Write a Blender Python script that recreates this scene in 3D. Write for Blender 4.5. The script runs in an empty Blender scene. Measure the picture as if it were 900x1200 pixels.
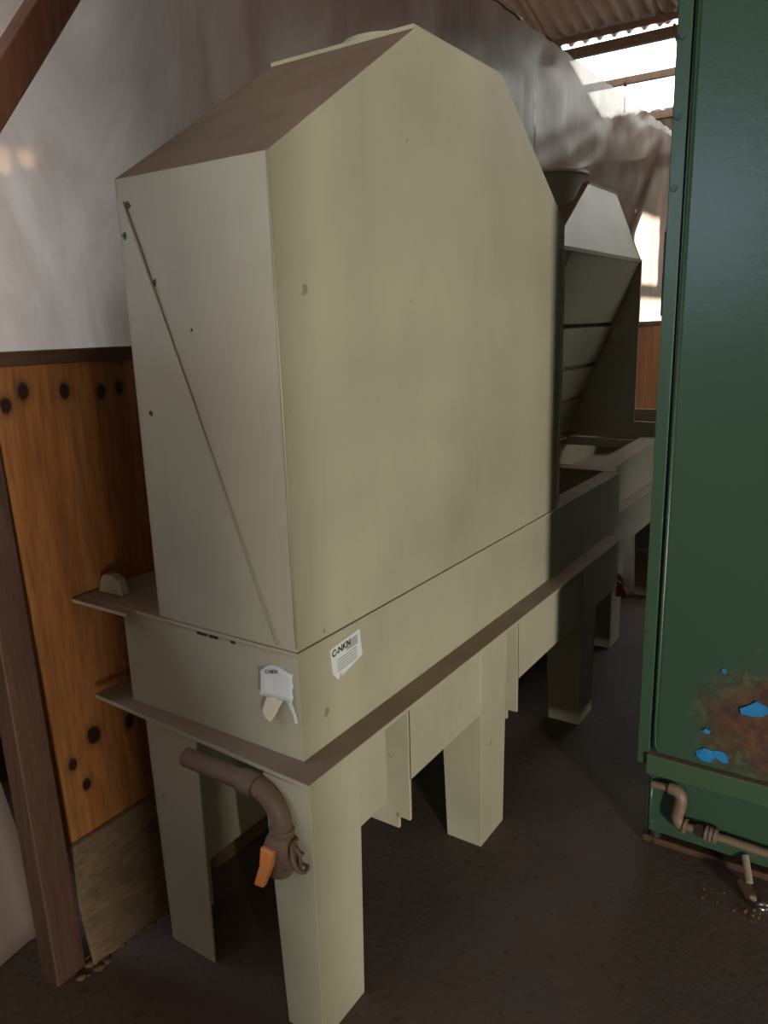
import bpy, bmesh, math, random
from mathutils import Vector, Matrix, noise

random.seed(7)
scene = bpy.context.scene
COL = scene.collection

# ------------------------------------------------------------------ camera
cam_d = bpy.data.cameras.new('camera')
cam_d.sensor_fit = 'VERTICAL'
cam_d.sensor_height = 36.0
cam_d.lens = 36.0 * 901.0 / 1200.0
cam_d.clip_start = 0.05
cam = bpy.data.objects.new('camera', cam_d)
COL.objects.link(cam)
cam.matrix_world = Matrix(((0.5534, 0.2130, -0.8052, 0.0),
                           (-0.8324, 0.1082, -0.5435, 0.0),
                           (-0.0287, 0.9710, 0.2371, 1.6),
                           (0, 0, 0, 1)))
scene.camera = cam

# ------------------------------------------------------------------ world, light, exposure
world = bpy.data.worlds.new('world')
scene.world = world
world.use_nodes = True
wb = world.node_tree.nodes['Background']
wb.inputs['Color'].default_value = (0.92, 0.96, 1.0, 1)
wb.inputs['Strength'].default_value = 4.5


def area(name, loc, target, sx, sy, power, col):
    l = bpy.data.lights.new(name, 'AREA')
    l.shape = 'RECTANGLE'
    l.size, l.size_y, l.energy, l.color = sx, sy, power, col
    o = bpy.data.objects.new(name, l)
    o.location = loc
    o.rotation_euler = (Vector(target) - Vector(loc)).to_track_quat('-Z', 'Y').to_euler()
    COL.objects.link(o)
    return o


# daylight at openings of the hall outside the picture: the high window behind the
# camera (mirrored in the green cabinet), the far doorway, and the window at the left
# behind the plastic sheeting; everything else is sky and sun through the openings
area('rear_window_offscreen', (-9.45, 2.85, 3.2), (0, 2.85, 3.2), 1.3, 1.6, 60, (0.42, 0.66, 1.0))
area('doorway_offscreen', (-7.0, -9.95, 1.3), (1.8, 1.0, 1.2), 1.0, 2.5, 1320, (1.0, 0.94, 0.79))
area('window_left_offscreen', (-0.30, 2.55, 2.05), (-0.30, 0, 2.05), 2.3, 0.9, 80, (0.72, 0.83, 1.0))
# low sun outside, behind the plastic partition
sun_d = bpy.data.lights.new('sun_offscreen', 'SUN')
sun_d.energy, sun_d.color, sun_d.angle = 34.0, (1.0, 0.93, 0.84), math.radians(1.5)
sun = bpy.data.objects.new('sun_offscreen', sun_d)
sun.rotation_euler = Vector((-0.4, -1.0, -0.36)).to_track_quat('-Z', 'Y').to_euler()
COL.objects.link(sun)

vs = scene.view_settings
vs.view_transform = 'Standard'
vs.look = 'None'
vs.exposure = 0.10
vs.gamma = 1.0
vs.use_curve_mapping = False


# ------------------------------------------------------------------ materials
def lin(r, g, b):
    f = lambda c: (c / 255 / 12.92) if c <= 10 else ((c / 255 + 0.055) / 1.055) ** 2.4
    return (f(r), f(g), f(b), 1.0)


class NT:
    """small helper around a material's node tree"""
    def __init__(self, name):
        self.m = bpy.data.materials.new(name)
        self.m.use_nodes = True
        self.t = self.m.node_tree
        self.b = self.t.nodes['Principled BSDF']
        self.out = self.t.nodes['Material Output']
        tc = self.t.nodes.new('ShaderNodeTexCoord')
        self.obj = tc.outputs['Object']

    def n(self, typ, **kw):
        x = self.t.nodes.new(typ)
        for k, v in kw.items():
            if k in x.inputs:
                if isinstance(v, bpy.types.NodeSocket):
                    self.t.links.new(v, x.inputs[k])
                else:
                    x.inputs[k].default_value = v
            else:
                setattr(x, k, v)
        return x

    def link(self, a, b):
        self.t.links.new(a, b)

    def mapping(self, scale, loc=(0, 0, 0)):
        x = self.n('ShaderNodeMapping')
        self.link(self.obj, x.inputs['Vector'])
        x.inputs['Scale'].default_value = scale
        x.inputs['Location'].default_value = loc
        return x.outputs['Vector']

    def noise(self, scale, detail=4, vec=None, rough=0.55, dist=0.0):
        x = self.n('ShaderNodeTexNoise', Scale=scale, Detail=detail, Roughness=rough, Distortion=dist)
        self.link(vec if vec is not None else self.obj, x.inputs['Vector'])
        return x.outputs['Fac']

    def ramp(self, fac, stops):
        x = self.n('ShaderNodeValToRGB')
        self.link(fac, x.inputs['Fac'])
        e = x.color_ramp.elements
        while len(e) < len(stops):
            e.new(0.5)
        for i, (p, c) in enumerate(stops):
            e[i].position = p
            e[i].color = c if len(c) == 4 else (*c, 1)
        return x.outputs['Color']

    def mix(self, fac, a, b, mode='MIX'):
        x = self.n('ShaderNodeMix', data_type='RGBA', blend_type=mode)
        for sock, v in ((x.inputs['Factor'], fac), (x.inputs[6], a), (x.inputs[7], b)):
            if isinstance(v, bpy.types.NodeSocket):
                self.link(v, sock)
            else:
                sock.default_value = v
        return x.outputs[2]

    def math(self, op, a, b=0.0, clamp=False):
        x = self.n('ShaderNodeMath', operation=op, use_clamp=clamp)
        for sock, v in ((x.inputs[0], a), (x.inputs[1], b)):
            if isinstance(v, bpy.types.NodeSocket):
                self.link(v, sock)
            else:
                sock.default_value = v
        return x.outputs[0]

    def bump(self, h, strength=0.3, dist=0.01):
        x = self.n('ShaderNodeBump', Strength=strength, Distance=dist)
        self.link(h, x.inputs['Height'])
        self.link(x.outputs['Normal'], self.b.inputs['Normal'])

    def done(self, col=None, rough=0.6, metal=0.0, spec=0.5):
        if col is not None:
            if isinstance(col, bpy.types.NodeSocket):
                self.link(col, self.b.inputs['Base Color'])
            else:
                self.b.inputs['Base Color'].default_value = col
        if isinstance(rough, bpy.types.NodeSocket):
            self.link(rough, self.b.inputs['Roughness'])
        else:
            self.b.inputs['Roughness'].default_value = rough
        self.b.inputs['Metallic'].default_value = metal
        self.b.inputs['Specular IOR Level'].default_value = spec
        return self.m


BW = [(0.0, (0, 0, 0)), (1.0, (1, 1, 1))]
M = {}


def painted(name, base, dust_col, dust_amount=0.9, rough=0.42, smudge=0.25):
    """sheet steel paint, brown dust lying on whatever faces up"""
    t = NT(name)
    big = t.noise(2.2, 5)
    fine = t.noise(60, 3)
    c = t.mix(t.ramp(big, [(0.35, (0, 0, 0)), (0.75, (1, 1, 1))]), base,
              tuple(x * (1 - smudge) for x in base[:3]) + (1,))
    run = t.noise(9, 4, t.mapping((3.0, 3.0, 0.18)))
    c = t.mix(t.math('MULTIPLY', t.ramp(run, [(0.56, (0, 0, 0)), (0.85, (1, 1, 1))]), 0.10), c, lin(112, 96, 78))
    spots = t.noise(17, 2)
    c = t.mix(t.math('MULTIPLY', t.ramp(spots, [(0.735, (0, 0, 0)), (0.77, (1, 1, 1))]), 0.5), c, lin(70, 60, 48))
    geo = t.n('ShaderNodeNewGeometry')
    sep = t.n('ShaderNodeSeparateXYZ')
    t.link(geo.outputs['True Normal'], sep.inputs[0])
    up = t.ramp(sep.outputs['Z'], [(0.25, (0, 0, 0)), (0.75, (1, 1, 1))])
    dn = t.ramp(t.noise(7, 6), [(0.2, (0.72, 0.72, 0.72)), (0.6, (1, 1, 1))])
    dust = t.math('MULTIPLY', t.math('MULTIPLY', up, dn), dust_amount)
    dc = t.mix(t.noise(11, 5), dust_col, tuple(x * 0.7 for x in dust_col[:3]) + (1,))
    c = t.mix(dust, c, dc)
    r = t.math('ADD', t.math('MULTIPLY', fine, 0.12), rough - 0.06)
    r = t.math('ADD', r, t.math('MULTIPLY', dust, 0.4), True)
    t.bump(t.noise(5, 4), 0.05, 0.02)
    return t.done(c, r)


M['paint'] = painted('beige_grey_paint', lin(176, 173, 152), lin(140, 119, 104))


M['pipe'] = painted('grimy_pipe', lin(122, 102, 84), lin(116, 96, 78), 0.6, 0.5)


def plain(name, col, rough=0.6, metal=0.0, var=0.2, scale=12.0):
    t = NT(name)
    c = t.mix(t.noise(scale, 4), col, tuple(x * (1 - var) for x in col[:3]) + (1,))
    return t.done(c, rough, metal)


M['orange'] = plain('orange_plastic', lin(248, 158, 84), 0.5)
M['red'] = plain('red_plastic', lin(190, 40, 40), 0.5)
M['black'] = plain('black_rubber', lin(28, 27, 26), 0.7)
M['steel'] = plain('bright_steel', lin(190, 190, 186), 0.25, 1.0)
M['dark_steel'] = plain('dark_steel', lin(70, 64, 58), 0.5, 0.6)
M['screw'] = plain('painted_screw', lin(70, 92, 84), 0.4, 0.3)
M['paper'] = plain('white_paper', lin(214, 218, 220), 0.6, 0, 0.06)
M['paper_back'] = plain('cream_paper_back', lin(214, 210, 186), 0.7, 0, 0.06)
M['print'] = plain('black_print', lin(30, 34, 34), 0.6)
M['print_grey'] = plain('grey_print', lin(168, 176, 178), 0.6)
M['chip_and_mark'] = plain('dark_chip_and_mark', lin(42, 40, 40), 0.6)
M['blue'] = plain('blue_tape', lin(40, 128, 190), 0.5, 0, 0.3, 40)


def wood(name, a, b, dark, knots=(), scale=(14, 14, 1.1), rough=0.55):
    """knots: (x, z, radius) in object coordinates"""
    t = NT(name)
    v = t.mapping(scale)
    g = t.noise(1.6, 7, v, 0.6, 1.4)
    c = t.mix(t.ramp(g, [(0.3, (0, 0, 0)), (0.72, (1, 1, 1))]), a, b)
    g2 = t.noise(0.55, 4, v, 0.5, 2.0)
    c = t.mix(t.math('MULTIPLY', t.ramp(g2, [(0.45, (0, 0, 0)), (0.75, (1, 1, 1))]), 0.55), c, dark)
    fine = t.noise(9, 3, v)
    c = t.mix(t.math('MULTIPLY', t.ramp(fine, [(0.45, (0, 0, 0)), (0.75, (1, 1, 1))]), 0.5), c, dark)
    if knots:
        wob = t.noise(22, 3)
        sep = t.n('ShaderNodeSeparateXYZ')
        t.link(t.obj, sep.inputs[0])
        tot = None
        for (kx, kz, kr) in knots:
            dx = t.math('SUBTRACT', sep.outputs['X'], kx)
            dz = t.math('MULTIPLY', t.math('SUBTRACT', sep.outputs['Z'], kz), 0.72)
            d = t.math('SQRT', t.math('ADD', t.math('MULTIPLY', dx, dx), t.math('MULTIPLY', dz, dz)))
            d = t.math('ADD', d, t.math('MULTIPLY', t.math('SUBTRACT', wob, 0.5), kr * 0.7))
            k = t.math('SUBTRACT', 1.0, t.math('DIVIDE', d, kr * 2.0), True)
            tot = k if tot is None else t.math('MAXIMUM', tot, k)
        c = t.mix(t.ramp(tot, [(0.0, (0, 0, 0)), (0.45, (0.3, 0.3, 0.3)), (0.62, (1, 1, 1))]), c, lin(38, 16, 8))
    t.bump(t.noise(6, 5, v), 0.12, 0.01)
    return t.done(c, rough, 0, 0.4)


M['plywood'] = wood('plywood', lin(162, 108, 60), lin(124, 74, 36), lin(72, 42, 22),
                    knots=((1.025, 1.437, .016), (1.075, 1.468, .017), (1.186, 1.458, .016), (1.292, 1.448, .014),
                           (1.352, 1.455, .013), (1.142, .515, .022), (1.068, .462, .014), (1.100, .385, .014),
                           (1.26, .50, .015)), scale=(9, 9, 0.8))
M['old_board'] = wood('weathered_board', lin(122, 101, 78), lin(94, 78, 60), lin(54, 44, 34), scale=(3, 6, 14), rough=0.75)
M['timber'] = wood('brown_timber', lin(82, 56, 42), lin(64, 43, 33), lin(42, 29, 24), rough=0.65)
M['brace'] = wood('brace_timber', lin(136, 90, 68), lin(112, 72, 54), lin(70, 44, 34), rough=0.65)
M['rail'] = wood('dark_rail', lin(92, 66, 46), lin(72, 50, 36), lin(46, 32, 24), scale=(1.2, 12, 16), rough=0.7)


def sheet_mat():
    t = NT('plastic_sheeting')
    t.t.nodes.remove(t.b)
    dirt = t.ramp(t.noise(2.2, 7, t.mapping((1.3, 1, 0.7)), 0.62, 0.8), [(0.32, (0, 0, 0)), (0.72, (1, 1, 1))])
    col = t.mix(dirt, lin(212, 194, 174), lin(146, 122, 102))
    dcol = t.mix(dirt, lin(100, 73, 56), lin(78, 55, 42))
    dif = t.n('ShaderNodeBsdfDiffuse', Color=dcol)
    tr = t.n('ShaderNodeBsdfTranslucent', Color=col)
    tp = t.n('ShaderNodeBsdfTransparent', Color=(0.95, 0.9, 0.85, 1))
    gl = t.n('ShaderNodeBsdfGlossy', Color=(1, 1, 1, 1), Roughness=0.32)
    m1 = t.n('ShaderNodeMixShader', Fac=0.5)
    t.link(dif.outputs[0], m1.inputs[1]); t.link(tr.outputs[0], m1.inputs[2])
    m2 = t.n('ShaderNodeMixShader', Fac=0.12)
    t.link(m1.outputs[0], m2.inputs[1]); t.link(tp.outputs[0], m2.inputs[2])
    lw = t.n('ShaderNodeLayerWeight', Blend=0.5)
    fac = t.math('ADD', t.math('MULTIPLY', t.math('POWER', lw.outputs['Facing'], 4.0), 0.22), 0.03)
    m3 = t.n('ShaderNodeMixShader')
    t.link(fac, m3.inputs[0])
    t.link(m2.outputs[0], m3.inputs[1]); t.link(gl.outputs[0], m3.inputs[2])
    t.link(m3.outputs[0], t.out.inputs['Surface'])
    return t.m


M['sheet'] = sheet_mat()


def green_mat():
    t = NT('green_cabinet_paint')
    big = t.noise(1.7, 5)
    c = t.mix(big, lin(60, 84, 66), lin(48, 72, 58))
    spots = t.ramp(t.noise(26, 2), [(0.70, (0, 0, 0)), (0.74, (1, 1, 1))])
    c = t.mix(t.math('MULTIPLY', spots, 0.35), c, lin(120, 130, 104))
    r = t.math('ADD', t.math('MULTIPLY', t.noise(30, 3), 0.12), 0.24)
    t.bump(t.noise(160, 2), 0.10, 0.002)
    return t.done(c, r, 0, 0.55)


def green_rust_mat(cy, cz):
    """the same green with a corroded patch around object coordinates (cy, cz)"""
    t = NT('green_cabinet_paint_corroded')
    big = t.noise(1.7, 5)
    c = t.mix(big, lin(60, 84, 66), lin(48, 72, 58))
    sep = t.n('ShaderNodeSeparateXYZ')
    t.link(t.obj, sep.inputs[0])
    dy = t.math('SUBTRACT', sep.outputs['Y'], cy)
    dz = t.math('SUBTRACT', sep.outputs['Z'], cz)
    d = t.math('SQRT', t.math('ADD', t.math('MULTIPLY', dy, dy), t.math('MULTIPLY', dz, dz)))
    n1 = t.math('SUBTRACT', t.noise(13, 9, rough=0.78, dist=0.4), 0.5)
    d = t.math('ADD', d, t.math('MULTIPLY', n1, 0.42))
    mask = t.math('SUBTRACT', 1.0, t.math('DIVIDE', d, 0.26), True)
    flak = t.ramp(t.noise(38, 4), [(0.4, (0, 0, 0)), (0.55, (1, 1, 1))])
    olive = t.mix(flak, lin(74, 80, 46), lin(48, 44, 28))
    rust = t.mix(t.ramp(t.noise(24, 7, rough=0.7), [(0.35, (0, 0, 0)), (0.65, (1, 1, 1))]), lin(92, 60, 40), lin(44, 30, 22))
    c = t.mix(t.ramp(mask, [(0.24, (0, 0, 0)), (0.44, (0.85, 0.85, 0.85))]), c, olive)
    c = t.mix(t.ramp(mask, [(0.42, (0, 0, 0)), (0.62, (1, 1, 1))]), c, rust)
    r = t.math('ADD', t.math('MULTIPLY', t.ramp(mask, [(0.25, (0, 0, 0)), (0.4, (1, 1, 1))]), 0.5), 0.28)
    t.bump(t.noise(60, 4), 0.15, 0.003)
    return t.done(c, r, 0, 0.55)


M['green'] = green_mat()
M['green_rust'] = green_rust_mat(0.22, 0.49)
M['green_lip'] = painted('green_lip_paint', lin(66, 92, 70), lin(84, 62, 48), 0.85, 0.35)


def floor_mat():
    t = NT('dark_concrete')
    c = t.mix(t.noise(1.1, 6, rough=0.6), lin(104, 90, 84), lin(66, 60, 58))
    c = t.mix(t.math('MULTIPLY', t.ramp(t.noise(3.5, 6, rough=0.7), [(0.5, (0, 0, 0)), (0.7, (1, 1, 1))]), 0.5), c, lin(104, 86, 78))
    c = t.mix(t.math('MULTIPLY', t.ramp(t.noise(28, 4), [(0.62, (0, 0, 0)), (0.7, (1, 1, 1))]), 0.5), c, lin(36, 32, 30))
    r = t.math('ADD', t.math('MULTIPLY', t.noise(6, 4), 0.3), 0.5)
    t.bump(t.noise(45, 6), 0.3, 0.01)
    return t.done(c, r, 0, 0.35)


M['floor'] = floor_mat()
M['roof'] = painted('roof_sheet_fibre_cement', lin(150, 126, 106), lin(130, 108, 92), 0.5, 0.8)
M['hall_wall'] = plain('hall_wall_paint', lin(64, 56, 50), 0.8, 0, 0.25, 2)
M['dirt'] = plain('brown_dirt', lin(104, 78, 54), 0.9, 0, 0.4, 60)
M['tarp'] = plain('grey_tarpaulin', lin(112, 98, 91), 0.6, 0, 0.25, 5)


def skylight_mat():
    t = NT('clear_roof_panel')
    t.t.nodes.remove(t.b)
    tp = t.n('ShaderNodeBsdfTransparent', Color=(0.95, 0.96, 0.94, 1))
    tr = t.n('ShaderNodeBsdfTranslucent', Color=(0.9, 0.9, 0.88, 1))
    m = t.n('ShaderNodeMixShader', Fac=0.35)
    t.link(tp.outputs[0], m.inputs[1]); t.link(tr.outputs[0], m.inputs[2])
    t.link(m.outputs[0], t.out.inputs['Surface'])
    return t.m


M['skylight'] = skylight_mat()


def glass_mat():
    t = NT('window_pane')
    t.t.nodes.remove(t.b)
    tp = t.n('ShaderNodeBsdfTransparent', Color=(0.93, 0.95, 0.95, 1))
    gl = t.n('ShaderNodeBsdfGlossy', Color=(1, 1, 1, 1), Roughness=0.05)
    m = t.n('ShaderNodeMixShader', Fac=0.06)
    t.link(tp.outputs[0], m.inputs[1]); t.link(gl.outputs[0], m.inputs[2])
    t.link(m.outputs[0], t.out.inputs['Surface'])
    return t.m


M['pane'] = glass_mat()


def dusty_mat():
    t = NT('dusty_window_pane')
    t.t.nodes.remove(t.b)
    tp = t.n('ShaderNodeBsdfTransparent', Color=(0.34, 0.29, 0.22, 1))
    t.link(tp.outputs[0], t.out.inputs['Surface'])
    return t.m


M['dirty_pane'] = dusty_mat()


# ------------------------------------------------------------------ builders
def thing(name, loc, label=None, cat=None, group=None, kind=None):
    o = bpy.data.objects.new(name, None)
    o.empty_display_size = 0.1
    o.location = loc
    COL.objects.link(o)
    tag(o, label, cat, group, kind)
    return o


def tag(o, label=None, cat=None, group=None, kind=None):
    for k, v in (('label', label), ('category', cat), ('group', group), ('kind', kind)):
        if v:
            o[k] = v
    return o


def root_loc(p):
    v = Vector((0, 0, 0))
    while p is not None:
        v += Vector(p.location)
        p = p.parent
    return v


def make(name, bm, mat, parent=None, smooth=False, bevel=0.0, label=None, kind=None, loc=None):
    """bm holds world coordinates; the object keeps the thing's origin"""
    off = root_loc(parent) if parent else Vector(loc or (0, 0, 0))
    bmesh.ops.translate(bm, verts=bm.verts, vec=-off)
    bmesh.ops.recalc_face_normals(bm, faces=bm.faces)
    me = bpy.data.meshes.new(name)
    bm.to_mesh(me)
    bm.free()
    me.materials.append(M[mat])
    if smooth:
        for p in me.polygons:
            p.use_smooth = True
        if smooth == 'auto':
            me.set_sharp_from_angle(angle=math.radians(40))
    o = bpy.data.objects.new(name, me)
    COL.objects.link(o)
    if parent:
        o.parent = parent
    else:
        o.location = off
    if bevel:
        b = o.modifiers.new('bevel', 'BEVEL')
        b.width = bevel
        b.segments = 2
        b.limit_method = 'ANGLE'
        b.harden_normals = False
    tag(o, label, None, None, kind)
    return o


def new():
    return bmesh.new()


def box(bm, x0, x1, y0, y1, z0, z1):
    v = [bm.verts.new(p) for p in ((x0, y0, z0), (x1, y0, z0), (x1, y1, z0), (x0, y1, z0),
                                   (x0, y0, z1), (x1, y0, z1), (x1, y1, z1), (x0, y1, z1))]
    for f in ((0, 3, 2, 1), (4, 5, 6, 7), (0, 1, 5, 4), (1, 2, 6, 5), (2, 3, 7, 6), (3, 0, 4, 7)):
        bm.faces.new([v[i] for i in f])
    return bm


def B(*a):
    return box(new(), *a)


def prism(bm, pts, vec):
    """closed polygon pts (3-D) extruded by vec"""
    vec = Vector(vec)
    a = [bm.verts.new(p) for p in pts]
    b = [bm.verts.new(Vector(p) + vec) for p in pts]
    n = len(pts)
    bm.faces.new(a)
    bm.faces.new(b[::-1])
    for i in range(n):
        j = (i + 1) % n
        bm.faces.new((a[i], b[i], b[j], a[j]))
    return bm


def P(pts, vec):
    return prism(new(), pts, vec)


def tube(bm, pts, r, seg=14, caps=True):
    """r: radius, or a list with one radius per point"""
    pts = [Vector(p) for p in pts]
    rs = r if isinstance(r, (list, tuple)) else [r] * len(pts)
    rings = []
    ref = Vector((0, 0, 1))
    for i, p in enumerate(pts):
        d = (pts[min(i + 1, len(pts) - 1)] - pts[max(i - 1, 0)]).normalized()
        if abs(d.dot(ref)) > 0.95:
            ref = Vector((1, 0, 0)) if abs(d.x) < 0.9 else Vector((0, 1, 0))
        u = (ref - d * ref.dot(d)).normalized()
        w = d.cross(u)
        ref = u
        rings.append([bm.verts.new(p + (u * math.cos(2 * math.pi * k / seg) + w * math.sin(2 * math.pi * k / seg)) * rs[i])
                      for k in range(seg)])
    for a, b in zip(rings, rings[1:]):
        for k in range(seg):
            bm.faces.new((a[k], a[(k + 1) % seg], b[(k + 1) % seg], b[k]))
    if caps:
        bm.faces.new(rings[0][::-1])
        bm.faces.new(rings[-1])
    return bm


def T(pts, r, seg=14):
    return tube(new(), pts, r, seg)


def ring(bm, c, axis, r_out, r_in, h, seg=32):
    """flat-walled annulus around c along axis"""
    axis = Vector(axis).normalized()
    u = axis.orthogonal().normalized()
    w = axis.cross(u)
    c = Vector(c)
    L = []
    for (r, k) in ((r_out, 0), (r_out, 1), (r_in, 1), (r_in, 0)):
        L.append([bm.verts.new(c + axis * h * k + (u * math.cos(2 * math.pi * i / seg) + w * math.sin(2 * math.pi * i / seg)) * r)
                  for i in range(seg)])
    for a, b in zip(L, L[1:] + L[:1]):
        for i in range(seg):
            j = (i + 1) % seg
            bm.faces.new((a[i], a[j], b[j], b[i]))
    return bm


def torus(bm, c, axis, R, r, seg=28, s2=8):
    axis = Vector(axis).normalized()
    u = axis.orthogonal().normalized()
    w = axis.cross(u)
    c = Vector(c)
    g = []
    for i in range(seg):
        a = 2 * math.pi * i / seg
        d = u * math.cos(a) + w * math.sin(a)
        g.append([bm.verts.new(c + d * (R + r * math.cos(2 * math.pi * k / s2)) + axis * r * math.sin(2 * math.pi * k / s2)) for k in range(s2)])
    for i in range(seg):
        for k in range(s2):
            bm.faces.new((g[i][k], g[(i + 1) % seg][k], g[(i + 1) % seg][(k + 1) % s2], g[i][(k + 1) % s2]))
    return bm


def bezier(p0, p1, p2, n=8):
    p0, p1, p2 = Vector(p0), Vector(p1), Vector(p2)
    return [p0 * (1 - t) ** 2 + p1 * 2 * t * (1 - t) + p2 * t * t for t in (i / n for i in range(n + 1))]


# ------------------------------------------------------------------ the hall
WY = 1.765                                     # front face of the plywood partition
floor = make('floor', B(-9.7, 12.0, -10.2, 4.2, -0.2, 0.0), 'floor')
tag(floor, 'dark stained concrete floor of the workshop', kind='structure')

XR, ZR, SL = 7.906, 4.20, math.tan(math.radians(17.5))   # a line of the roof and its fall


def roof_z(x):
    return ZR - SL * (x - XR)


XRIDGE = 2.6


def roof_any(x):
    return roof_z(max(x, XRIDGE))


def wall_with_holes(name, axis, pos, th, a0, a1, holes, label):
    """wall in the plane axis = pos with rectangular openings (a0, a1, z0, z1)"""
    bm = new()

    def poly(pts):
        if axis == 'x':
            prism(bm, [(pos, a, z) for a, z in pts], (th, 0, 0))
        else:
            prism(bm, [(a, pos, z) for a, z in pts], (0, th, 0))
    top = (lambda a: roof_any(pos)) if axis == 'x' else roof_any
    cuts = sorted({a0, a1, *(h[0] for h in holes), *(h[1] for h in holes)})
    for a, b in zip(cuts, cuts[1:]):
        z = 0.0
        for h in sorted((h for h in holes if h[0] <= a + 1e-6 and h[1] >= b - 1e-6), key=lambda h: h[2]):
            if h[2] > z:
                poly([(a, z), (b, z), (b, h[2]), (a, h[2])])
            z = h[3]
        poly([(a, z), (b, z), (b, top(b)), (a, top(a))])
    o = make(name, bm, 'hall_wall')
    return tag(o, label, kind='structure')


wall_with_holes('wall_rear', 'x', -9.5, -0.2, -10.2, 4.2, [(2.2, 3.5, 2.4, 4.0)], 'end wall of the hall with a high window opening')
wall_with_holes('wall_right', 'y', -10.0, -0.2, -9.7, XRIDGE, [(-7.7, -6.3, 0.0, 2.7)], 'side wall of the hall with a doorway')
wall_with_holes('wall_right_far', 'y', -10.0, -0.2, XRIDGE, 12.0, [], 'side wall of the hall beyond the doorway')
wall_with_holes('wall_left_rear', 'y', 4.2, 0.1, -9.7, -3.0, [], 'side wall of the rear bay of the hall')
wall_with_holes('wall_left_return', 'x', -3.0, -0.1, 1.95, 4.2, [], 'return wall between the rear bay and the partition')
col_bm = new()  # unseen pillar, added to shade the end faces of tank and hood
tube(col_bm, [(-0.60, -1.02, 0.0), (-0.60, -1.02, roof_any(0))], 0.18, 28)
shade_column = make('shade_column', col_bm, 'hall_wall', smooth='auto', loc=(-0.60, -1.02, 0.0))
tag(shade_column, 'round pillar added behind the camera to shade the tank and hood ends', kind='structure')
wall_with_holes('wall_far', 'x', 11.8, 0.2, -10.2, 4.2, [], 'far end wall of the hall')
wall_with_holes('wall_outer_near', 'y', 2.6, 0.02, -3.0, XRIDGE, [(-1.46, 0.86, 1.58, 2.52), (1.404, 1.472, 2.257, 2.32), (1.487, 1.535, 2.277, 2.32)],
                'outer wall behind the plastic partition with a window')
for n, (xa, xb, za, zb) in enumerate(((1.404, 1.472, 2.257, 2.32), (1.487, 1.535, 2.277, 2.32)), 1):
    tag(make('window_%d' % n, B(xa - .005, xb + .005, 2.606, 2.612, za - .005, zb + .005), 'dirty_pane'), 'small dusty window pane behind the plastic sheeting', kind='structure')
wall_with_holes('wall_sun_block', 'y', 3.3, 0.1, -3.2, 1.15, [], 'added wall outside the window, blocking sun and sky')  # unseen wall, added to keep direct sun and sky out of the left window
wall_with_holes('wall_outer_return', 'x', XRIDGE - 0.1, 0.1, 2.7, 4.2, [], 'return of the outer wall behind the plastic partition')
wall_with_holes('wall_outer_far', 'y', 4.0, 0.2, XRIDGE, 12.0, [(6.65, 8.85, 1.4, 2.6), (6.98, 7.72, 2.66, 3.22)], 'outer wall behind the plastic partition with a wide window')

# roof: one closed slope behind the camera, corrugated sheets on the slope in view
ceil = thing('ceiling', (XR, 1.5, ZR), 'pitched corrugated roof of the hall with clear panels', kind='structure')
make('roof_slope', P([(XRIDGE, -10.2, roof_any(XRIDGE)), (-9.7, -10.2, roof_any(-9.7)), (-9.7, 4.2, roof_any(-9.7)), (XRIDGE, 4.2, roof_any(XRIDGE))],
                     (0, 0, 0.06)), 'roof', ceil)
for xa, xb in ((XRIDGE, 7.98), (9.34, 12.0)):
    make('roof_slope', P([(xa, -10.2, roof_any(xa)), (xb, -10.2, roof_any(xb)), (xb, 0.0, roof_any(xb)), (xa, 0.0, roof_any(xa))], (0, 0, 0.06)), 'roof', ceil)


def corrugated(x0, x1, y0, y1, lift=0.0, pitch=0.14, amp=0.026):
    bm = new()
    n = int(round((y1 - y0) / pitch)) * 8
    rows = []
    for x in (x0, x1):
        rows.append([bm.verts.new((x, y0 + (y1 - y0) * i / n,
                                   roof_z(x) + amp + lift + amp * math.sin(2 * math.pi * i / 8))) for i in range(n + 1)])
    for i in range(n):
        bm.faces.new((rows[0][i], rows[1][i], rows[1][i + 1], rows[0][i + 1]))
    return bm


def rsheet(name, bm, mat):
    o = make(name, bm, mat, ceil, smooth=True)
    s = o.modifiers.new('thickness', 'SOLIDIFY')
    s.thickness = 0.006
    return o


for k in range(4):
    ya, yb = 0.0 + k * 1.05, 1.12 + k * 1.05
    rsheet('roof_sheet', corrugated(XRIDGE, 5.4, ya, min(yb, 4.2), 0.004 * (k % 2)), 'roof')
    rsheet('roof_sheet', corrugated(5.3, 8.02, ya, min(yb, 4.2), 0.008 + 0.004 * (k % 2)), 'roof')
    if k in (0, 1, 2):
        rsheet('roof_sheet', corrugated(9.30, 12.0, ya, min(yb, 4.2), -0.004 * (k % 2)), 'roof')
    else:
        rsheet('roof_sheet', corrugated(7.9, 12.0, ya, min(yb, 4.2), -0.004 * (k % 2)), 'roof')
for ya, yb in ((-10.2, -5.2), (-5.2, -4.2), (-4.2, -3.15), (-3.15, -2.10), (-2.10, -1.05), (-1.05, 0.0), (0.0, 1.05), (1.05, 2.10), (2.10, 3.15)):
    make('skylight_panel', P([(7.95, ya, roof_z(7.95) + .02), (9.36, ya, roof_z(9.36) + .02), (9.36, yb, roof_z(9.36) + .02), (7.95, yb, roof_z(7.95) + .02)],
                             (0, 0, 0.004)), 'skylight', ceil)


def purlin(x, w, h, mat, drop=0.0, y0=-5.0, y1=4.0):
    z = roof_z(x) - drop
    make('purlin', B(x - w / 2, x + w / 2, y0, y1, z - h, z), mat, ceil, bevel=0.004)


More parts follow.
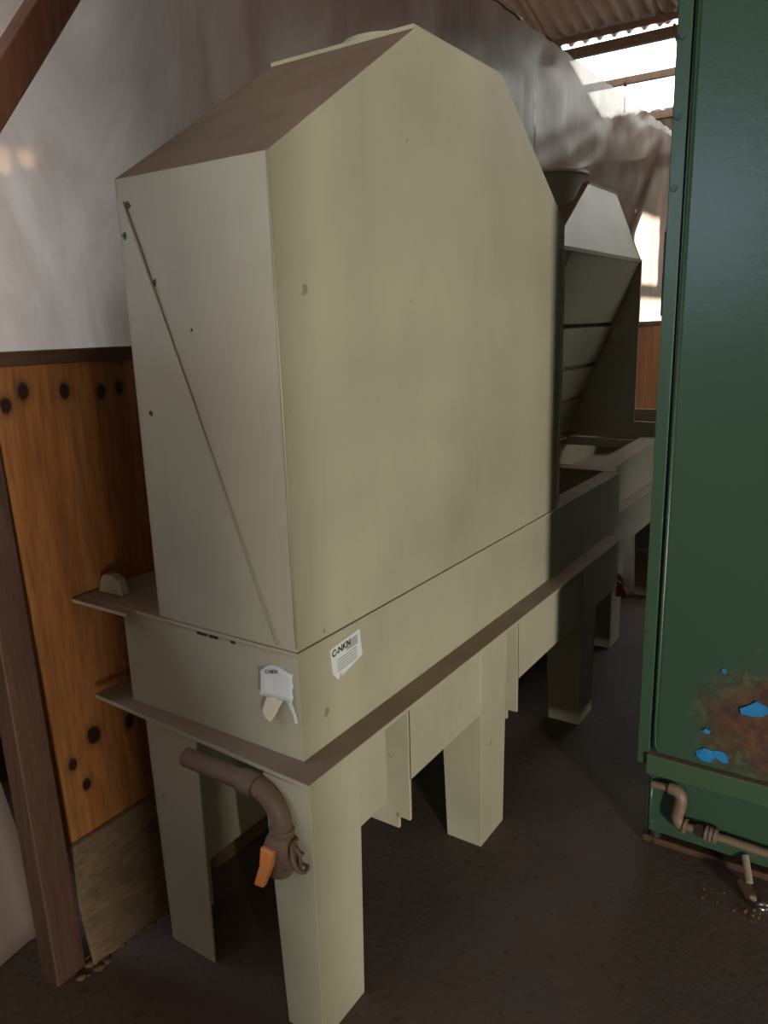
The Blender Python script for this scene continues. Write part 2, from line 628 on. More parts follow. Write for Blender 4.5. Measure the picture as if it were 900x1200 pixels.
purlin(7.86, 0.05, 0.05, 'rail', 0.0)
purlin(8.04, 0.07, 0.09, 'rail', 0.0)
purlin(8.64, 0.05, 0.07, 'rail', -0.01)
purlin(9.30, 0.05, 0.08, 'rail', 0.0)
purlin(5.4, 0.06, 0.09, 'rail', 0.0)
# edge timbers of the skylight bay
make('edge_timber', P([(8.0, 2.06, roof_z(8.0) - .07), (9.3, 2.06, roof_z(9.3) - .07), (9.3, 2.06, roof_z(9.3)), (8.0, 2.06, roof_z(8.0))], (0, 0.025, 0)), 'timber', ceil)

wire = make('hanging_wire', tube(tube(new(), [(8.16, 2.545, roof_z(8.16) + 0.01), (8.16, 2.545, 3.2)], 0.004, 6),
                                 [(8.16, 2.545, 3.80), (8.16, 2.545, 3.77)], 0.02, 8), 'dark_steel', loc=(8.16, 2.545, 3.2))
tag(wire, 'thin wire with a small knot hanging in front of the roof light', 'wire')

# ------------------------------------------------------------------ plywood partition
wl = thing('wall_left', (1.0, WY, 0), 'plywood partition with timber rail and posts behind the tanks', kind='structure')
xs = [0.992, 2.20, 3.40, 4.60, 5.80, 7.00, 8.20, 9.40]
for i in range(len(xs) - 1):
    o = make('plywood_panel', B(xs[i] + 0.002, xs[i + 1] - 0.002, WY, WY + 0.018, 0.20, 1.530), 'plywood', wl)
    # knots are placed in world coordinates: give the mesh its own object space
    o.data.transform(Matrix.Translation(root_loc(wl)))
    o.location = -root_loc(wl)
    yk = WY - 0.185 if i == 0 else WY - 0.02      # the first kick board leans out at its foot
    make('kick_board', P([(xs[i] + 0.012, WY - 0.016, 0.235), (xs[i + 1] - 0.004, WY - 0.016, 0.235), (xs[i + 1] - 0.004, yk, 0.0), (xs[i] - (0.05 if i == 0 else -0.012), yk, 0.0)],
                         (0, 0.014, 0.004)), 'old_board', wl, bevel=0.003)
    make('top_rail', B(xs[i] - (0.07 if i == 0 else 0), xs[i + 1], WY - 0.012, WY + 0.06, 1.528, 1.562), 'rail', wl, bevel=0.003)
make('post', P([(0.850, 1.605, 0.0), (0.932, 1.605, 0.0), (0.985, WY - 0.016, 1.528), (0.905, WY - 0.016, 1.528)], (0, 0.07, 0)), 'timber', wl, bevel=0.004)
for xa, xb in ((-2.4, -1.2), (-1.2, -0.2), (-0.2, 0.79)):
    make('plywood_panel', B(xa + 0.002, xb - 0.002, WY + 0.17, WY + 0.188, 0.0, 1.56), 'plywood', wl)
make('post', B(0.80, 0.85, WY + 0.05, WY + 0.12, 0.0, 1.55), 'timber', wl, bevel=0.004)
make('post', B(4.02, 4.11, WY + 0.10, WY + 0.18, 0.0, 3.05), 'timber', wl)

# slanting timber brace in front of the plastic, top left
br = make('timber_brace', P([(0.67, 1.60, 1.562), (0.581, 1.60, 1.562), (1.67, 1.60, 3.0), (1.757, 1.60, 3.0)], (0, 0.07, 0)), 'brace', bevel=0.004, loc=(0.62, 1.635, 1.562))
tag(br, 'brown timber brace slanting in front of the plastic sheeting', 'timber')


def sheeting(name, x0, x1, zb, zt, y, seed, amp, label, nx=150, nz=70, group=None):
    """zb, zt: functions of x for lower and upper edge"""
    bm = new()
    g = []
    for i in range(nx + 1):
        x = x0 + (x1 - x0) * i / nx
        row = []
        for k in range(nz + 1):
            s = k / nz
            z = zb(x) + (zt(x) - zb(x)) * s
            p = Vector((x * 1.1 + seed, z * 0.7, seed))
            d = noise.noise(p * 1.2) * 0.8 + noise.noise(Vector((x * 5 + seed, z * 1.3, 3.1))) * 0.45
            d += noise.noise(Vector((x * 2.0 + z * 2.4, z * 6 - x * 3, seed))) * 0.35
            d += noise.noise(p * 14) * 0.06
            edge = min(1.0, s * 4 + 0.15) * min(1.0, (1 - s) * 5 + 0.15)
            row.append(bm.verts.new((x, y + amp * d * edge, z)))
        g.append(row)
    for i in range(nx):
        for k in range(nz):
            bm.faces.new((g[i][k], g[i + 1][k], g[i + 1][k + 1], g[i][k + 1]))
    o = make(name, bm, 'sheet', smooth=True, loc=(x0, y, zb(x0)))
    tag(o, label, 'plastic sheet', group)
    return o


TOP = 3.085
sheeting('plastic_sheet', -2.4, 4.10, lambda x: 1.545, lambda x: TOP + 0.006 * math.sin(x * 23) + 0.006 * math.sin(x * 57), WY + 0.045, 2.0, 0.013,
         'milky plastic sheet hanging above the plywood behind the near hood', nx=220)
sheeting('plastic_sheet', 4.04, 9.40, lambda x: 1.545 if x < 4.25 else min(2.9, 2.30 + (x - 4.47) * 0.187), lambda x: TOP + 0.004 * math.sin(x * 31), WY + 0.050, 9.0, 0.022,
         'milky plastic sheet under the roof light beyond the near hood', nx=200)
sheeting('plastic_sheet', 4.2, 9.40, lambda x: 1.535, lambda x: min(3.06, 2.423 + (x - 4.47) * 0.187 + 0.012 * math.sin(x * 5)), WY + 0.012, 5.0, 0.022,
         'lower plastic sheet overlapping the wall behind the far hood', nx=200)
# crumpled hem along the top edge of the sheeting
pts = [(-0.6 + 4.66 * i / 120, WY + 0.045 + 0.008 * noise.noise(Vector((i * 0.9, 0, 0))), TOP + 0.012 * noise.noise(Vector((i * 0.7, 5, 0)))) for i in range(121)]
hem = make('sheet_hem', T(pts, [0.010 + 0.009 * abs(noise.noise(Vector((i * 1.7, 9, 2)))) for i in range(121)], 8), 'sheet', smooth=True, loc=(-0.6, WY + .045, TOP))
tag(hem, 'crumpled rolled edge along the top of the near plastic sheet', 'plastic sheet')

# timber brace standing behind the far sheet
bb = make('timber_brace', P([(5.45, WY + 0.11, 1.75), (5.60, WY + 0.11, 1.75), (6.88, WY + 0.11, 2.95), (6.73, WY + 0.11, 2.95)], (0, 0.06, 0)), 'timber', loc=(5.6, WY + .12, 1.75))
tag(bb, 'slanting timber brace showing through the far plastic sheet', 'timber')

# grey tarpaulin leaning in the left corner, and dirt at the foot of the partition
tb = new()
g = []
for i in range(13):
    row = []
    for k in range(15):
        u, v = i / 12, k / 14
        x = 0.30 + 0.655 * u - 0.115 * v * u + 0.02 * noise.noise(Vector((u * 4, v * 3, 1)))
        y = 1.795 + 0.02 * v + 0.03 * noise.noise(Vector((u * 5, v * 2, 4)))
        row.append(tb.verts.new((x, y, 0.004 + 0.9 * v)))
    g.append(row)
for i in range(12):
    for k in range(14):
        tb.faces.new((g[i][k], g[i + 1][k], g[i + 1][k + 1], g[i][k + 1]))
tarp = make('tarpaulin', tb, 'tarp', smooth=True, loc=(0.6, 1.75, 0))
tarp.modifiers.new('thickness', 'SOLIDIFY').thickness = 0.004
tag(tarp, 'grey tarpaulin hanging to the floor beside the timber post', 'tarpaulin')

db = new()
for k in range(60):
    a = random.random()
    cx, cy = 0.90 + 0.55 * a + random.uniform(-.03, .03), 1.60 - 0.0 * a + random.uniform(-.03, .03)
    r = random.uniform(0.004, 0.015)
    bmesh.ops.create_icosphere(db, subdivisions=1, radius=r, matrix=Matrix.Translation((cx, cy, r * 0.12)) @ Matrix.Diagonal((1.4, 1.2, 0.4, 1)))
dirt = make('dirt', db, 'dirt', smooth=True, loc=(1.1, 1.6, 0), kind='stuff')
tag(dirt, 'brown dirt and crumbs along the foot of the kick board', 'dirt')


# ------------------------------------------------------------------ near tank
TX0, TX1, TY0, TY1 = 1.152, 3.40, 1.010, 1.585
ZF, ZT, Y0, X0 = 0.667, 0.925, 0.950, 1.088
tank = thing('process_tank', (TX0, TY0, 0), 'long beige steel tank on bent plate legs under the near hood', 'tank')
make('front_wall', B(TX0, TX1, TY0, TY0 + 0.006, ZF, ZT - 0.004), 'paint', tank)
make('end_wall', B(TX0, TX0 + 0.006, TY0 + 0.006, TY1 - 0.006, ZF, ZT - 0.004), 'paint', tank)
make('back_wall', B(TX0, TX1, TY1 - 0.006, TY1, ZF, ZT - 0.004), 'paint', tank)
make('end_wall', B(TX1 - 0.006, TX1, TY0, TY1, ZF, ZT - 0.004), 'paint', tank)
make('bottom_flange', P([(X0 - 0.003, Y0 - 0.008, ZF - 0.012), (3.25, Y0 - 0.008, ZF - 0.012), (3.25, 1.70, ZF - 0.012), (X0 + 0.03, 1.70, ZF - 0.012)], (0, 0, 0.012)), 'paint', tank, bevel=0.002)
make('rim', B(TX0 - 0.004, TX1 + 0.005, TY0 - 0.004, TY0 + 0.075, ZT - 0.010, ZT), 'paint', tank, bevel=0.002)
make('rim', B(TX0 - 0.004, TX1, TY1 - 0.07, 1.755, ZT - 0.010, ZT), 'paint', tank, bevel=0.002)
make('rim', B(TX0 - 0.006, TX0 + 0.085, TY0 + 0.075, TY1 - 0.07, ZT - 0.010, ZT), 'paint', tank, bevel=0.002)
make('rim', B(TX1 - 0.01, TX1 + 0.085, TY0 + 0.03, 1.74, ZT - 0.008, ZT + 0.002), 'paint', tank, bevel=0.002)
make('rim_corner', B(TX0 - 0.03, TX0 + 0.04, TY1 - 0.05, 1.755, ZT - 0.011, ZT - 0.001), 'paint', tank, bevel=0.002)
make('lifting_lug', P([(TX0 + .04, 1.640, ZT), (TX0 + .04, 1.738, ZT), (TX0 + .04, 1.722, ZT + 0.045), (TX0 + .04, 1.704, ZT + 0.056), (TX0 + .04, 1.675, ZT + 0.056), (TX0 + .04, 1.655, ZT + 0.045)],
                       (0.03, 0, 0)), 'paint', tank, bevel=0.006)
# aprons in front, with the slots of two cross channels between them
for a, b in ((X0, 1.385), (1.492, 2.03), (2.165, 3.22)):
    make('apron', B(a, b, Y0, Y0 + 0.006, 0.452, ZF - 0.012), 'paint', tank)
make('apron', B(X0 + 0.03, 3.22, 1.46, 1.466, 0.17, ZF - 0.012), 'paint', tank)
for xg in (1.487, 2.160):
    pts = [(xg, Y0, ZF - .012), (xg, Y0, 0.335), (xg, Y0 + 0.035, 0.335), (xg, Y0 + 0.035, 0.300), (xg, 1.40, 0.300), (xg, 1.40, ZF - .012)]
    make('cross_channel', P(pts, (0.010, 0, 0)), 'paint', tank, bevel=0.001)


def bent_leg(x, y, wx, wy, taper=0.02, z1=ZF - 0.012, mat='paint', par=tank, wxt=None):
    """an angle of plate: one flange faces the aisle (-y), one the end (-x)"""
    bm = new()
    wxt = wxt or wx + taper
    prism(bm, [(x, y, 0), (x + wx, y, 0), (x + wxt, y, z1), (x, y, z1)], (0, 0.006, 0))
    prism(bm, [(x, y + .006, 0), (x, y + wy, 0), (x, y + wy + taper * 1.3, z1), (x, y + .006, z1)], (0.006, 0, 0))
    return make('leg', bm, mat, par, bevel=0.0015)


bent_leg(X0 - 0.001, Y0 - 0.0065, 0.163, 0.105)
bent_leg(1.885, Y0 - 0.0065, 0.160, 0.12)
bent_leg(2.76, Y0 - 0.0065, 0.150, 0.13)
# legs on the wall side: end flange plus back flange
for x in (X0 + 0.028, 1.885, 2.76):
    bm = new()
    prism(bm, [(x, 1.325, 0), (x, 1.488, 0), (x, 1.50, ZF - .012), (x, 1.315, ZF - .012)], (0.006, 0, 0))
    prism(bm, [(x, 1.482, 0), (x + 0.15, 1.482, 0), (x + 0.17, 1.494, ZF - .012), (x, 1.494, ZF - .012)], (0, 0.006, 0))
    make('leg', bm, 'paint', tank, bevel=0.0015)

# drain pipe and valves at the end of the tank
XP = 1.066
dp = make('drain_pipe', T([(XP, 1.296, 0.634), (XP, 1.110, 0.634)], 0.022, 18), 'pipe', tank, smooth='auto', label='grimy drain pipe with valves')
make('coupling', T([(XP, 1.118, 0.634), (XP, 1.072, 0.631)], 0.0275, 18), 'pipe', dp, smooth='auto', bevel=0.002)
make('elbow', T([(XP, 1.085, 0.632)] + bezier((XP, 1.075, 0.632), (XP, 1.010, 0.625), (XP + .002, 1.010, 0.545), 10) + [(XP + .002, 1.012, 0.525)], 0.0235, 18), 'pipe', dp, smooth='auto')
make('coupling', T([(XP + .002, 1.010, 0.556), (XP + .002, 1.012, 0.538)], 0.0275, 18), 'pipe', dp, smooth='auto', bevel=0.002)
make('valve_body', T([(XP + .002, 1.012, 0.54), (XP + .002, 1.014, 0.525), (XP + .002, 1.018, 0.505), (XP + .002, 1.02, 0.485), (XP + .002, 1.022, 0.465), (XP + .002, 1.022, 0.438)],
                     [0.024, 0.033, 0.037, 0.034, 0.030, 0.027], 18), 'pipe', dp, smooth='auto')
make('valve_outlet', T([(XP, 1.035, 0.456), (XP + .004, 0.980, 0.486)], [0.027, 0.022], 14), 'pipe', dp, smooth='auto')
wc, ax = Vector((XP + .008, 0.968, 0.496)), Vector((0.35, -0.85, 0.4)).normalized()
hw = torus(new(), wc, ax, 0.034, 0.005)
u = ax.orthogonal().normalized()
w = ax.cross(u)
for k in range(3):
    a = 2 * math.pi * k / 3
    tube(hw, [wc, wc + (u * math.cos(a) + w * math.sin(a)) * 0.034], 0.004, 6)
make('handwheel', hw, 'pipe', dp, smooth='auto')
LZ, LY = 0.026, -0.022
lever = P([(XP - .042, 1.060 + LY, 0.494 + LZ), (XP - .042, 1.022 + LY, 0.492 + LZ), (XP - .044, 1.028 + LY, 0.458 + LZ), (XP - .050, 1.052 + LY, 0.400 + LZ), (XP - .050, 1.080 + LY, 0.398 + LZ), (XP - .046, 1.062 + LY, 0.452 + LZ)], (0.014, 0, 0))
make('lever', lever, 'orange', dp, bevel=0.004, label='orange valve lever')
make('valve_stem', T([(XP - 0.034, 1.022, 0.503), (XP, 1.02, 0.503)], 0.012, 12), 'pipe', dp, smooth='auto')


def text_mesh(name, body, size, mat, parent, origin, xdir, updir, lift):
    cu = bpy.data.curves.new(name, 'FONT')
    cu.body = body
    cu.size = size
    cu.extrude = 0.0002
    cu.offset = size * 0.03
    tmp = bpy.data.objects.new('tmp_text', cu)
    COL.objects.link(tmp)
    dg = bpy.context.evaluated_depsgraph_get()
    me = bpy.data.meshes.new_from_object(tmp.evaluated_get(dg))
    bpy.data.objects.remove(tmp)
    xd, ud = Vector(xdir).normalized(), Vector(updir).normalized()
    nd = xd.cross(ud)
    off = root_loc(parent)
    R = Matrix((xd, ud, nd)).transposed().to_4x4()
    me.transform(Matrix.Translation(Vector(origin) + nd * lift - off) @ R)
    me.materials.clear()
    me.materials.append(M[mat])
    o = bpy.data.objects.new(name, me)
    COL.objects.link(o)
    o.parent = parent
    return o


# paper label on the long side
ys = TY0 - 0.0012
st = make('paper_label', P([(1.262, ys, 0.890), (1.376, ys, 0.901), (1.384, ys, 0.832), (1.302, ys, 0.812), (1.300, ys, 0.826), (1.288, ys, 0.806), (1.268, ys, 0.828)], (0, 0.001, 0)),
          'paper', tank, label='white printed paper label')
text_mesh('lettering', 'C-NKN', 0.022, 'print', st, (1.267, ys, 0.869), (1, 0, 0.10), (0, 0, 1), 0.0006)
make('print_block', P([(1.322, ys - .0006, 0.888), (1.366, ys - .0006, 0.892), (1.366, ys - .0006, 0.868), (1.322, ys - .0006, 0.866)], (0, 0.0003, 0)), 'print_grey', st)
for k in range(5):
    z = 0.857 - k * 0.0068
    make('print_line', P([(1.285, ys - .0006, z), (1.362, ys - .0006, z + 0.006), (1.362, ys - .0006, z + 0.0025), (1.285, ys - .0006, z - 0.0035)], (0, 0.0003, 0)), 'print_grey', st)

# torn label on the end wall, curling away at its left and lower edge
tb = new()
cols = 9
outline_top = [0.868, 0.876, 0.880, 0.881, 0.881, 0.879, 0.876, 0.872, 0.872]
outline_bot = [0.812, 0.806, 0.802, 0.800, 0.802, 0.806, 0.808, 0.806, 0.806]
g = []
for i in range(cols):
    y = 1.108 - i * 0.0098
    row = []
    for k in range(6):
        v = k / 5
        z = outline_bot[i] + (outline_top[i] - outline_bot[i]) * v
        curl = 0.014 * max(0, (2 - i) / 2) ** 2 + 0.006 * (1 - v) ** 2
        row.append(tb.verts.new((TX0 - 0.0015 - curl, y - (0.004 if (i == cols - 1 and k % 2) else 0), z)))
    g.append(row)
for i in range(cols - 1):
    for k in range(5):
        tb.faces.new((g[i][k], g[i + 1][k], g[i + 1][k + 1], g[i][k + 1]))
tl = make('torn_label', tb, 'paper', tank, smooth=True, label='torn white paper label curling off')
tl.modifiers.new('thickness', 'SOLIDIFY').thickness = 0.0008
fb = P([(TX0 - .008, 1.100, 0.806), (TX0 - .006, 1.055, 0.806), (TX0 - .018, 1.072, 0.768), (TX0 - .022, 1.082, 0.754), (TX0 - .022, 1.097, 0.760), (TX0 - .02, 1.106, 0.775)], (0.0008, 0, 0))
make('folded_flap', fb, 'paper_back', tl)
make('torn_strip', P([(TX0 - .003, 1.048, 0.808), (TX0 - .003, 1.034, 0.808), (TX0 - .004, 1.018, 0.770), (TX0 - .004, 1.018, 0.758), (TX0 - .004, 1.028, 0.758), (TX0 - .004, 1.030, 0.775)], (0.0008, 0, 0)), 'paper', tl)
text_mesh('lettering', 'C-NKN', 0.012, 'print', tl, (TX0 - 0.0065, 1.099, 0.861), (0, -1, 0.25), (0, 0, 1), 0.004)

# ------------------------------------------------------------------ near hood
HX0, HX1, HY0, HY1, HZ = TX0 + 0.001, 2.640, TY0 + 0.002, 1.447, ZT
E_, A_ = 1.916, 2.258
AX0, AX1 = 1.690, 2.146
hood = thing('extraction_hood', (HX0, HY0, HZ), 'tall beige sheet steel hood with sloped roof standing on the near tank', 'hood')
outline = [(HX0, HZ), (HX1, HZ), (HX1 + 0.008, E_ - 0.004), (AX1, A_), (AX0, A_), (HX0, E_)]
make('front_panel', P([(x, HY0, z) for x, z in outline], (0, 0.004, 0)), 'paint', hood, bevel=0.0012)
make('back_panel', P([(x, HY1 - 0.004, z) for x, z in outline], (0, 0.004, 0)), 'paint', hood)
make('end_panel', B(HX0 + 0.0005, HX0 + 0.004, HY0 + 0.003, HY1, HZ, E_), 'paint', hood)
make('end_panel', B(HX1 - 0.002, HX1 + 0.002, HY0 + 0.003, HY1, HZ, E_ - .004), 'paint', hood)
make('roof_panel', P([(HX0, HY0 + 0.003, E_), (AX0, HY0 + 0.003, A_), (AX0, HY1, A_), (HX0, HY1, E_)], (0.002, 0, -0.004)), 'paint', hood)
make('roof_panel', P([(HX1 + .008, HY0 + 0.003, E_ - .004), (AX1, HY0 + 0.003, A_), (AX1, HY1, A_), (HX1 + .008, HY1, E_ - .004)], (-0.002, 0, -0.004)), 'paint', hood)
make('top_panel', B(AX0 - 0.006, AX1, HY0 + 0.004, HY1 + 0.002, A_ - 0.004, A_ + 0.006), 'paint', hood, bevel=0.001)
make('spigot', ring(new(), (1.872, 1.222, A_), (0, 0, 1), 0.112, 0.107, 0.045, 48), 'paint', hood, smooth='auto')
make('edge_strip', B(HX1 - 0.012, HX1 + 0.004, HY0 - 0.006, HY0 + 0.001, HZ + 0.02, 1.83), 'paint', hood, bevel=0.001)
seam = make('diagonal_crease', T([(HX0 - 0.0005, 1.424, 1.868), (HX0 - 0.0005, 1.066, HZ + 0.008)], 0.0040, 8), 'paint', hood, smooth=True)
make('fold_seam', T([(HX0, HY0, HZ + 0.01), (HX0, HY0, E_)], 0.0028, 8), 'paint', hood, smooth=True)
for (y, z, s, a) in ((1.412, 1.862, .010, .7), (1.433, 1.80, .009, .2), (1.352, 1.700, .010, -.4), (1.405, 1.42, .008, .5), (1.25, 1.60, .004, .1)):
    pts = []
    for k in range(7):
        t = 2 * math.pi * k / 7
        rr = s * (0.5 + 0.7 * random.random())
        pts.append((HX0 - 0.0008, y + rr * math.cos(t + a) * 0.8, z + rr * math.sin(t + a)))
    make('paint_chip_and_mark', P(pts, (0.0012, 0, 0)), 'chip_and_mark', hood)
for (y, w) in ((1.30, .03), (1.262, .026), (1.20, .012)):  # dark blocks on the tank end, just under the hood's lower edge
    make('paint_chip_and_mark', B(HX0 - 0.004, HX0 + 0.002, y - w / 2, y + w / 2, HZ - 0.018, HZ - 0.008), 'chip_and_mark', tank)

# ------------------------------------------------------------------ far tank and hood
T2X0, T2X1, T2Y0, T2Y1 = 3.49, 5.40, 1.115, 1.70
tank2 = thing('process_tank', (T2X0, T2Y0, 0), 'steel tank under the far hood, open on top, with dusty rims and cross bars', 'tank')
make('front_wall', B(T2X0, T2X1, T2Y0, T2Y0 + 0.006, 0.70, 0.915), 'paint', tank2)
make('end_wall', B(T2X0, T2X0 + 0.006, T2Y0, T2Y1, 0.70, 0.915), 'paint', tank2)
make('end_wall', B(T2X1 - 0.006, T2X1, T2Y0, T2Y1, 0.70, 0.915), 'paint', tank2)
make('back_wall', B(T2X0, T2X1, T2Y1 - .006, T2Y1, 0.70, 0.915), 'paint', tank2)
make('bottom_flange', B(T2X0, T2X1, T2Y0 - 0.065, T2Y1 + .03, 0.69, 0.702), 'paint', tank2)
make('rim', P([(T2X0, 1.075, 0.912), (T2X1, 1.165, 0.912), (T2X1, 1.27, 0.912), (T2X0, 1.19, 0.912)], (0, 0, 0.010)), 'paint', tank2, bevel=0.002)
make('rim', B(T2X0, T2X1, T2Y1 - 0.08, 1.75, 0.912, 0.922), 'paint', tank2, bevel=0.002)
make('cross_bar', B(4.35, 4.37, 1.21, T2Y1, 0.88, 0.925), 'paint', tank2)
make('cross_bar', B(4.585, 4.62, 1.12, T2Y1, 0.90, 1.0), 'paint', tank2)
make('cross_bar', B(T2X1 - 0.04, T2X1, 1.12, 1.75, 0.90, 0.985), 'paint', tank2)
make('apron', B(T2X0, T2X1, T2Y0 - 0.04, T2Y0 - 0.034, 0.50, 0.69), 'paint', tank2)
for x in (3.56, 4.4, 5.2):
    bent_leg(x, T2Y0 - 0.041, 0.15, 0.12, z1=0.69, mat='paint', par=tank2)
    bm = new()
    prism(bm, [(x, 1.55, 0), (x, 1.68, 0), (x, 1.68, .69), (x, 1.55, .69)], (0.006, 0, 0))
    prism(bm, [(x, 1.68, 0), (x + 0.14, 1.68, 0), (x + 0.14, 1.68, .69), (x, 1.68, .69)], (0, 0.006, 0))
    make('leg', bm, 'paint', tank2)
rv = make('drain_pipe', T([(3.30, 1.10, 0.47), (3.30, 1.0, 0.47)] + bezier((3.30, 0.99, 0.47), (3.30, 0.96, 0.47), (3.30, 0.96, 0.43), 5) + [(3.30, 0.96, 0.38)], 0.018, 12), 'pipe', tank2, smooth='auto')
make('lever', P([(3.26, 0.985, 0.475), (3.26, 0.945, 0.455), (3.26, 0.915, 0.395), (3.26, 0.940, 0.385), (3.26, 0.962, 0.430), (3.26, 0.99, 0.455)], (0.014, 0, 0)), 'red', rv, bevel=0.003, label='red valve lever')

F2X, F2Y, F2B = 4.600, 1.310, 1.690         # far plate, eave line, back
EZ, AZ2 = 1.912, 2.276
N2X, W2X = 3.31, 3.52                          # near eave end, near end of the walls
TP = 4.145                                     # near end of the flat top
TYF = 1.462
hood2 = thing('extraction_hood', (N2X, F2Y, 0.925), 'dusty hood with hipped roof and overhanging eave beyond the tall near hood', 'hood')
make('roof_panel', P([(N2X, F2Y, EZ), (F2X, F2Y, EZ), (F2X, TYF, AZ2), (TP, TYF, AZ2)], (0, 0.004, -0.002)), 'paint', hood2)
make('roof_panel', P([(N2X, F2Y, EZ), (TP, TYF, AZ2), (TP, F2B - .04, AZ2), (N2X, F2B, EZ)], (0.004, 0, -0.002)), 'paint', hood2)
make('top_panel', P([(TP, TYF - .004, AZ2), (F2X + .004, TYF - .004, AZ2), (F2X + .004, F2B - .04, AZ2), (TP, F2B - .04, AZ2)], (0, 0, 0.008)), 'paint', hood2)
make('back_panel', P([(W2X, F2B, 0.925), (F2X, F2B, 0.925), (F2X, F2B, EZ), (F2X, F2B - .04, AZ2), (TP, F2B - .04, AZ2), (W2X, F2B, EZ)], (0, 0.004, 0)), 'paint', hood2)
make('far_plate', P([(F2X, F2Y - .004, 1.0), (F2X, F2B, 1.0), (F2X, F2B - .04, AZ2), (F2X, TYF, AZ2), (F2X, F2Y - .004, EZ)], (0.005, 0, 0)), 'paint', hood2)
make('plate_edge', B(F2X - .002, F2X + .010, F2Y - .010, F2Y - .002, 1.0, EZ), 'paint', hood2)
make('eave_lip', B(N2X, F2X, F2Y - 0.006, F2Y + 0.004, EZ - 0.016, EZ + 0.002), 'paint', hood2)
# under the eave: boards leaning back, separated by dark joints
zs = [(1.896, 1.572), (1.548, 1.345), (1.322, 1.150), (1.128, 0.925)]
yb = lambda z: F2Y + (1.896 - z) / (1.896 - 0.995) * 0.375
for (za, zb_) in zs:
    zb2 = max(zb_, 0.96)
    make('wall_panel', P([(W2X, yb(za), za), (F2X, yb(za), za), (F2X, yb(zb2), zb2), (W2X, yb(zb2), zb2)], (0, 0.012, 0.004)), 'paint', hood2, bevel=0.002)
make('backing_panel', P([(W2X, yb(1.896) + .070, 1.896), (F2X, yb(1.896) + .070, 1.896), (F2X, F2B - .005, 1.03), (W2X, F2B - .005, 1.03)], (0, 0.004, 0)), 'paint', hood2)
make('near_plate', P([(W2X, F2Y + .002, EZ), (W2X, F2B, EZ), (W2X, F2B, 0.925), (W2X, F2B - .01, 0.925)], (0.005, 0, 0)), 'paint', hood2)
make('spigot', T([(3.88, 1.555, 2.06), (3.88, 1.555, 2.284)], [0.05, 0.165], 40), 'paint', hood2, smooth='auto')
make('spigot_rim', ring(new(), (3.88, 1.555, 2.280), (0, 0, 1), 0.178, 0.150, 0.012, 40), 'paint', hood2, smooth='auto')

# ------------------------------------------------------------------ green cabinet
CX, CYL, CYR, CZT = 2.15, 0.550, -0.55, 2.75
cab = thing('green_cabinet', (CX, 0.0, 0.0), 'tall green painted steel cabinet with corroded lower door beside the aisle', 'cabinet')
make('body', B(CX + 0.012, CX + 2.0, CYR, CYL, 0.285, CZT), 'green', cab, bevel=0.004)
make('frame_strip', B(CX, CX + 0.014, CYL - 0.036, CYL, 0.285, CZT), 'green', cab, bevel=0.003)
door = make('door', B(CX - 0.008, CX + 0.010, CYR + 0.05, CYL - 0.053, 0.335, CZT - 0.04), 'green_rust', cab, bevel=0.006)
door.data.transform(Matrix.Translation(root_loc(cab)))
door.location = -root_loc(cab)
make('door_edge_bead', T([(CX - 0.004, CYL - 0.050, CZT - .05), (CX - 0.004, CYL - 0.050, 0.42), (CX - 0.004, CYL - 0.052, 0.36), (CX - 0.004, CYL - 0.062, 0.338)], 0.005, 8), 'green', cab, smooth=True)
make('bottom_lip', P([(CX - .012, CYL - .030, 0.325), (CX + .02, CYL - .030, 0.335), (CX + .02, CYL - .030, 0.262), (CX - .012, CYL - .030, 0.262)], (0, CYR - CYL + 0.036, 0)), 'green_lip', cab, bevel=0.003)
make('base', B(CX + 0.015, CX + 1.95, CYR + 0.03, CYL - 0.032, 0.055, 0.270), 'green', cab, bevel=0.003)
make('base_corner_bead', T([(CX + 0.014, CYL - 0.045, 0.24), (CX + 0.014, CYL - 0.045, 0.06)], 0.005, 8), 'green', cab, smooth=True)
for z in (2.258, 2.078, 1.912):
    s = T([(CX + 0.001, CYL - 0.015, z), (CX - 0.006, CYL - 0.015, z)], [0.0085, 0.0065], 10)
    make('screw', s, 'screw', cab, smooth='auto')
make('hinge', B(CX + 0.03, CX + 0.07, CYL - 0.002, CYL + 0.011, 1.60, 1.815), 'black', cab, bevel=0.003)
for y in (CYL - 0.055, 0.1, CYR + 0.1):
    make('foot', T([(CX + 0.05, y, 0.0), (CX + 0.05, y, 0.06)], [0.022, 0.016], 12), 'black', cab, smooth='auto')
make('foot', T([(CX + 1.8, 0.4, 0.0), (CX + 1.8, 0.4, 0.06)], [0.022, 0.016], 12), 'black', cab, smooth='auto')
make('skid', B(CX + 0.03, CX + 0.09, CYR + .05, CYL - 0.02, 0.0, 0.022), 'rail', cab, bevel=0.004)
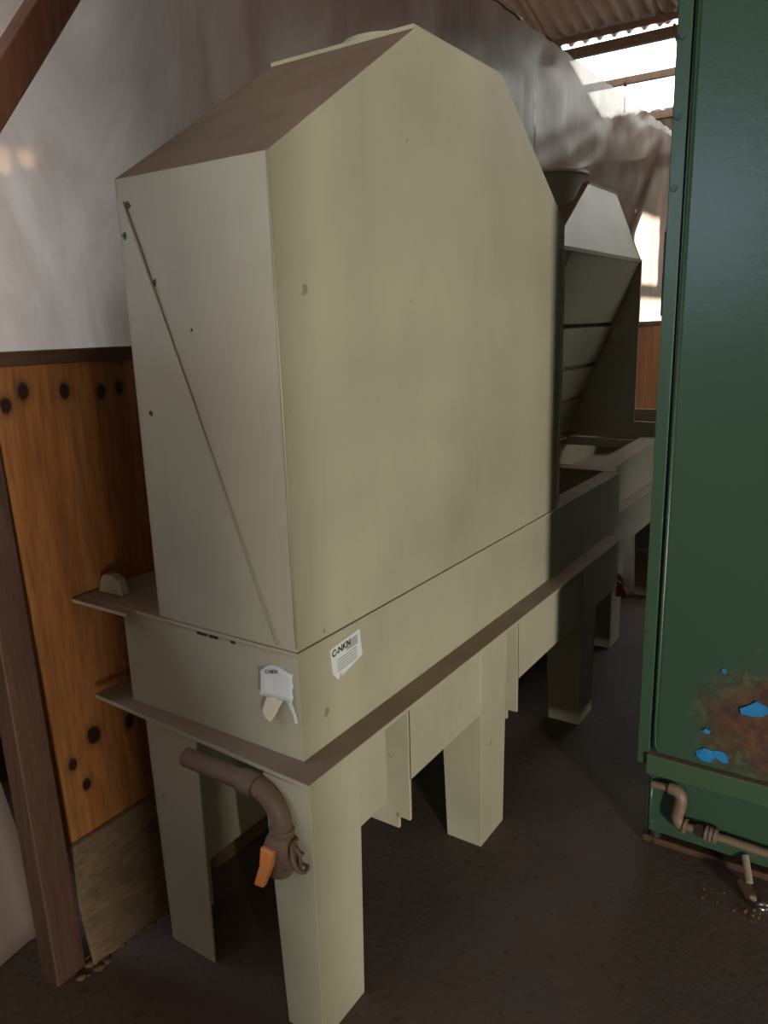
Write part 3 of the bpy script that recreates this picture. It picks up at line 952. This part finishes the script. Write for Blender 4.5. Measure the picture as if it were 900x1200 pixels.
# pipework on the base
pa = make('pipe', T([(CX - 0.002, 0.500, 0.226), (CX - 0.004, 0.440, 0.230)], 0.012, 12), 'pipe', cab, smooth='auto', label='grimy pipe along the cabinet base')
make('elbow', T(bezier((CX - .006, 0.448, 0.232), (CX - .010, 0.405, 0.236), (CX - .012, 0.415, 0.185), 7) + bezier((CX - .012, 0.417, 0.170), (CX - .014, 0.430, 0.128), (CX - .012, 0.395, 0.124), 6), 0.018, 14), 'pipe', pa, smooth='auto')
make('coupling', T([(CX - .012, 0.400, 0.125), (CX - .012, 0.392, 0.124)], 0.024, 14), 'pipe', pa, smooth='auto')
make('pipe_run', T([(CX - .010, 0.395, 0.124), (CX - .010, -0.45, 0.105)], 0.0125, 12), 'pipe', pa, smooth='auto')
make('union_nut', T([(CX - .010, 0.366, 0.1235), (CX - .010, 0.345, 0.123)], 0.020, 6), 'dark_steel', pa, smooth='auto')
for q in range(3):
    make('coupling', T([(CX - .010, 0.340 - q * 0.012, 0.1225), (CX - .010, 0.331 - q * 0.012, 0.122)], 0.0235, 14), 'pipe', pa, smooth='auto')
# scraps of blue tape round the corroded patch
def scrap(cy, cz, w, h, rot, n=9):
    pts = []
    for k in range(n):
        t = 2 * math.pi * k / n
        r = 0.65 + 0.5 * random.random()
        a, b = w * r * math.cos(t), h * r * math.sin(t)
        pts.append((CX - 0.0105 - 0.004 * random.random(), cy + a * math.cos(rot) - b * math.sin(rot), cz + a * math.sin(rot) + b * math.cos(rot)))
    return P(pts, (0.003, 0, 0))
for (cy, cz, w, h, r) in ((0.236, 0.548, .040, .022, -.35 + math.pi), (0.356, 0.374, .032, .020, 0.1), (0.312, 0.380, .026, .018, 0.5), (0.358, 0.448, .013, .008, -.3), (0.325, 0.640, .007, .007, 0)):
    make('blue_tape', scrap(cy, cz, w, h, r), 'blue', door, label='scrap of blue tape')

# fitting lying under the cabinet edge
df = thing('pipe_fitting', (2.05, 0.19, 0.0), 'steel pipe fitting with a bright ring lying under the green cabinet', 'pipe fitting')
make('strut', T([(2.16, 0.232, 0.075), (2.10, 0.208, 0.035)], 0.010, 10), 'paint', df, smooth='auto')
make('knuckle', T([(2.115, 0.232, 0.020), (2.085, 0.205, 0.018), (2.06, 0.195, 0.016)], [0.012, 0.018, 0.014], 10), 'pipe', df, smooth='auto')
make('ring', torus(new(), (2.04, 0.158, 0.022), (0.75, 0.3, 0.6), 0.024, 0.007), 'steel', df, smooth=True)
db = new()
for k in range(22):
    r = random.uniform(0.002, 0.006)
    bmesh.ops.create_icosphere(db, subdivisions=1, radius=r, matrix=Matrix.Translation((2.02 + random.uniform(-.03, .06), 0.20 + random.uniform(-.06, .12), r * 0.4)))
gr = make('grit', db, 'dirt', loc=(2.03, 0.2, 0), kind='stuff')
tag(gr, 'small grit scattered on the floor by the pipe fitting', 'grit')
